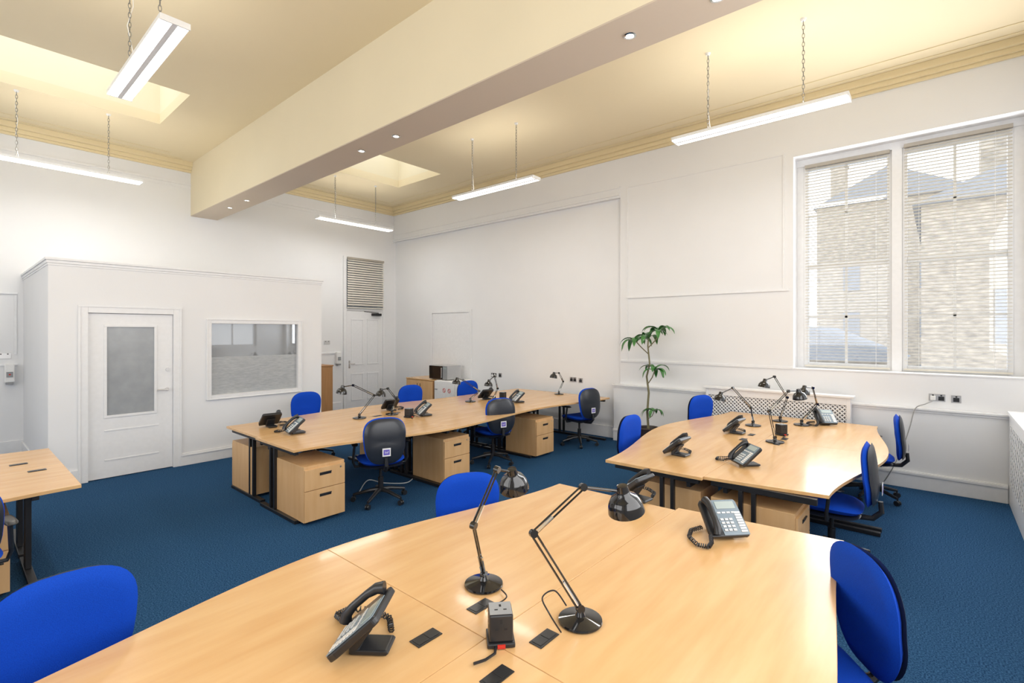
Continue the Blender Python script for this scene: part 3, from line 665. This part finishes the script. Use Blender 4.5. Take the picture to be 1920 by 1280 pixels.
# ================= PLANT =================
t=thing('potted_plant','tall cane plant with drooping green leaves standing before the long wall','plant',(7.15,3.40,0))
m=MB();m.lathe([(0,.002),(.12,.002),(.16,.34),(.17,.36),(.155,.37),(.145,.33),(0,.33)]);m.build('pot',POT,t,smooth=True)
m=MB();m.lathe([(0,.35),(.05,.345),(.146,.332),(.1,.33),(0,.33)]);m.build('soil',SOIL,t)
st=[(0,0,.33),(.0,.02,.6),(.01,.0,.9),(-.0,.03,1.15),(.0,-.02,1.35),(0,.01,1.62),(0,-.0,1.74)]
m=MB();m.tube(st,[.020,.018,.017,.015,.013,.012,.010],8)
m.tube([(.0,.0,1.05),(.0,-.06,1.14),(0,-.1,1.24)],.008,6);m.tube([(.0,.0,1.50),(.0,.12,1.60),(0,.20,1.68)],.008,6);m.tube([(.0,.0,1.60),(.0,-.12,1.72),(0,-.17,1.82)],.008,6);m.tube([(0,0,.5),(0,-.06,.55),(0,-.09,.62)],.006,6);m.build('stem',BARK,t,smooth=True)
def crown(c,n,L,w,lo,up,dr=.27):
    m=MB();c=Vector(c)
    for k in range(n):
        az=k*2.399+random.uniform(-.2,.2);el=random.uniform(lo,up);l=L*random.uniform(.8,1.1)
        h=Vector((math.cos(az),math.sin(az),0));s=Vector((-math.sin(az),math.cos(az),0));pv=None
        p=c.copy();a=el;N=9
        for i in range(N+1):
            u=i/N;ww=w*(math.sin(math.pi*min(1,u*.88+.1))**.75)*(1 if u<.97 else .2)
            L_=m.bm.verts.new(p-s*ww/2+Vector((0,0,.22*ww)));C_=m.bm.verts.new(p);R_=m.bm.verts.new(p+s*ww/2+Vector((0,0,.22*ww)))
            if pv:
                m.bm.faces.new((pv[0],pv[1],C_,L_));m.bm.faces.new((pv[1],pv[2],R_,C_))
            pv=(L_,C_,R_);p=p+(h*math.cos(a)+Vector((0,0,math.sin(a))))*l/N;a-=dr*(1 if a>-1.2 else 0)
    return m.build('foliage',LEAF,t,smooth=True,ang=80)
crown((0,.0,1.74),7,.37,.085,.6,1.4);crown((0,.20,1.68),7,.38,.085,.5,1.1);crown((0,-.17,1.82),8,.38,.085,.6,1.3);crown((0,-.1,1.24),9,.31,.07,.4,1.1);crown((0,-.09,.62),7,.25,.06,.5,1.1)

# ================= KITCHEN CORNER =================
t=thing('low_cupboard','low wooden cupboard under the microwave','cabinet',(7.28,8.75,0))
m=MB();m.bb(-.32,.32,-.46,.46,.03,.77);m.build('carcass',WOODT,t,bevel=.003)
m=MB();m.bb(-.34,.33,-.47,.47,.772,.80);m.build('cabinet_top',WOOD,t,bevel=.003)
for s in (-1,1):
    m=MB();m.bb(-.34,-.322,min(s*.005,s*.455),max(s*.005,s*.455),.08,.76);dr=m.build('door',WOODV,t,bevel=.003)
    m=MB();m.rod((-.35,s*.05,.6),(-.35,s*.05,.7),.006,8);m.build('handle',BLKP,dr)
t=thing('small_fridge','small white fridge with two round stickers beside the low wooden cupboard','fridge',(7.28,7.94,0))
m=MB();m.bb(-.28,.3,-.3,.3,.02,.80);m.build('body',WHITEP,t,bevel=.01)
m=MB();m.bb(-.33,-.285,-.3,.3,.04,.79);dr=m.build('door',WHITEP,t,bevel=.01)
m=MB();m.bb(-.345,-.33,.2,.27,.6,.62);m.build('handle',GREY,dr)
for y in (-.02,-.18):
    m=MB();T=Matrix.Translation((-.331,y,.6))@Matrix.Rotation(-math.pi/2,4,'Y');m.lathe([(.034,0),(.045,0),(.045,.002),(.034,.002),(.034,0)],T);m.box((0,0,.001),(.075,.010,.0018),T@Matrix.Rotation(.78,4,'Z'));m.build('sticker',RED,dr)
t=thing('microwave_oven','silver and black microwave oven standing on the cupboard and fridge','microwave',(7.24,8.22,.80))
m=MB();m.bb(-.19,.2,-.29,.29,.01,.31);m.build('body',STEEL,t,bevel=.005)
for y in (-.2,.2):
    m=MB();m.bb(-.16,.16,y-.02,y+.02,.0005,.01);m.build('foot',BLKP,t)
m=MB();m.bb(-.21,-.191,-.15,.285,.02,.30);dr=m.build('door',BLKG,t,bevel=.003)
m=MB();m.bb(-.235,-.21,-.145,-.125,.05,.27);m.build('handle',STEEL,dr,bevel=.003)
m=MB();m.bb(-.205,-.191,-.285,-.155,.02,.30);m.build('control_panel',GREY,t)
m=MB();m.bb(-.209,-.205,-.27,-.17,.24,.28);m.build('display',LCD,t)
t=thing('filing_cabinet','orange brown wooden cabinet half hidden behind the booth corner','cabinet',(5.25,10.3,0))
m=MB();m.bb(-.42,.38,-.2,.24,.03,1.08);m.build('carcass',WOODT,t,bevel=.003)
m=MB();m.bb(-.43,.39,-.22,.24,1.082,1.11);m.build('cabinet_top',WOODT,t,bevel=.003)
for s in (-1,1):
    m=MB();m.bb(-.02+min(0.004*s,.39*s),-.02+max(.004*s,.39*s),-.218,-.201,.06,1.07);m.build('door',WOODT,t,bevel=.003)

# ================= WALL FITTINGS =================
def plate(x,y,z,w,label,cat,axis,mat=STEEL,n=2,plug=False,name='wall_socket'):
    t=thing(name,label,cat,(x,y,z),0 if axis=='y' else -math.pi/2,'wall sockets and switches')
    m=MB();m.bb(-w/2,w/2,-.008,0,-.043,.043);m.build('plate',mat,t,bevel=.002)
    for k in range(n):
        xc=(k-(n-1)/2)*w/n
        if name=='wall_socket':
            m=MB();m.bb(xc-.026,xc+.026,-.011,-.008,-.032,.014);m.build('socket_insert',BLKP if mat==STEEL else WHITEP,t)
        m=MB();m.bb(xc-.008,xc+.008,-.014,-.008,.018,.034);m.build('switch',BLKP if mat==STEEL else WHITEP,t)
    if plug: m=MB();m.bb(-w/4-.025,-w/4+.025,-.05,-.011,-.03,.02);m.build('plug',WHITEP,t,bevel=.006)
    return t
def onw(px,py,X): v=WX(px,py,X);return v.x,v.y,v.z
plate(*onw(1757,745,XR),.147,'steel double socket with a white plug on the right wall','wall socket','x',plug=True)
plate(*onw(1793,748,XR),.086,'single socket beside the double steel socket on the right wall','wall socket','x',STEEL,1)
plate(*onw(926,703,7.64),.146,'dark double socket above the middle row in the recess','wall socket','x',BLKP)
plate(*onw(938,703,7.64),.086,'single socket right of the dark double socket in the recess','wall socket','x',STEEL,1)
plate(*onw(1075,711,7.64),.147,'steel double socket right of the farthest lamp','wall socket','x')
plate(*onw(1089,713,7.64),.086,'single socket near the plant side of the recess','wall socket','x',STEEL,1)
v=WY(613,642,YF);plate(v.x,YF,v.z,.147,'steel light switch between booth and far door','light switch','y',name='light_switch')
v=WY(8,667,YF);plate(v.x,YF,v.z,.147,'steel light switch at the left picture edge','light switch','y',name='light_switch')
def disp(px,py,label):
    v=WY(px,py,YF);t=thing('soap_dispenser',label,'dispenser',(v.x,YF,v.z),0,'wall dispensers')
    m=MB();m.bb(-.055,.055,-.1,0,-.13,.14);m.build('body',WHITEP,t,bevel=.012)
    m=MB();m.bb(-.035,.035,-.115,-.1,-.05,.03);m.build('front_window',GREY,t,bevel=.003)
    m=MB();m.bb(-.04,.04,-.105,-.02,-.16,-.131);m.build('push_bar',GREY,t,bevel=.003)
    m=MB();m.box((0,-.117,-.01),(.02,.003,.02));m.build('level_mark',RED if px<100 else LCD,t)
disp(17,700,'white soap dispenser at the left picture edge');disp(632,671,'white soap dispenser beside the far door')

# ================= LIGHT =================
w=bpy.data.worlds.new('World');S.world=w;w.use_nodes=True;nt=w.node_tree;bg=nt.nodes['Background']
tc=nt.nodes.new('ShaderNodeTexCoord');sx=nt.nodes.new('ShaderNodeSeparateXYZ');cr=nt.nodes.new('ShaderNodeValToRGB')
nt.links.new(tc.outputs['Generated'],sx.inputs[0]);nt.links.new(sx.outputs['Z'],cr.inputs[0]);cr.color_ramp.elements[0].color=(1,1,1,1);cr.color_ramp.elements[1].color=(.75,.87,1,1)
nt.links.new(cr.outputs[0],bg.inputs['Color']);bg.inputs['Strength'].default_value=2.3
def area(name,loc,rot,sx_,sy_,p,c=(1,1,1)):
    l=bpy.data.lights.new(name,'AREA');l.shape='RECTANGLE';l.size=sx_;l.size_y=sy_;l.energy=p;l.color=c
    o=bpy.data.objects.new(name,l);COL.objects.link(o);o.location=loc;o.rotation_euler=rot;return o
R=math.radians
area('window_daylight',(7.72,.38,2.8),(0,R(90),0),2.7,2.0,84,(.95,.97,1))
area('rooflight_daylight_a',(.7,8.2,ZC+.9),(0,0,0),2.8,1.2,7,(.97,.98,1))
area('rooflight_daylight_b',(5.75,8.2,ZC+.9),(0,0,0),1.3,1.2,4,(.97,.98,1))
area('front_fill',(1.6,YB+.03,2.7),(R(90),0,0),5,2.6,158,(.98,.985,1))  # unseen fill light added against the front wall to brighten the room
area('side_fill',(XL+.03,4.5,2.7),(0,R(-90),0),2.6,7,170,(.98,.985,1))  # added fill out of view on the left wall, which has no opening
for (x,y),rz,_ in pl:
    a=area('pendant_downlight',(x,y,4.04),(0,0,rz),.16,1.6,20,(1,.97,.93))
    a=area('pendant_uplight',(x,y,4.115),(math.pi,0,rz),.1,1.6,2.5,(1,.95,.88))

# ================= CAMERA =================
c=bpy.data.cameras.new('camera');co=bpy.data.objects.new('camera',c);COL.objects.link(co);S.camera=co
co.location=(0,0,H);co.rotation_euler=(R(90),0,math.atan2(-CA,CB));c.sensor_width=36;c.lens=F/1920*36;c.shift_y=-(640-HY)/1920;c.clip_start=.05
S.view_settings.view_transform='Standard';S.view_settings.exposure=0
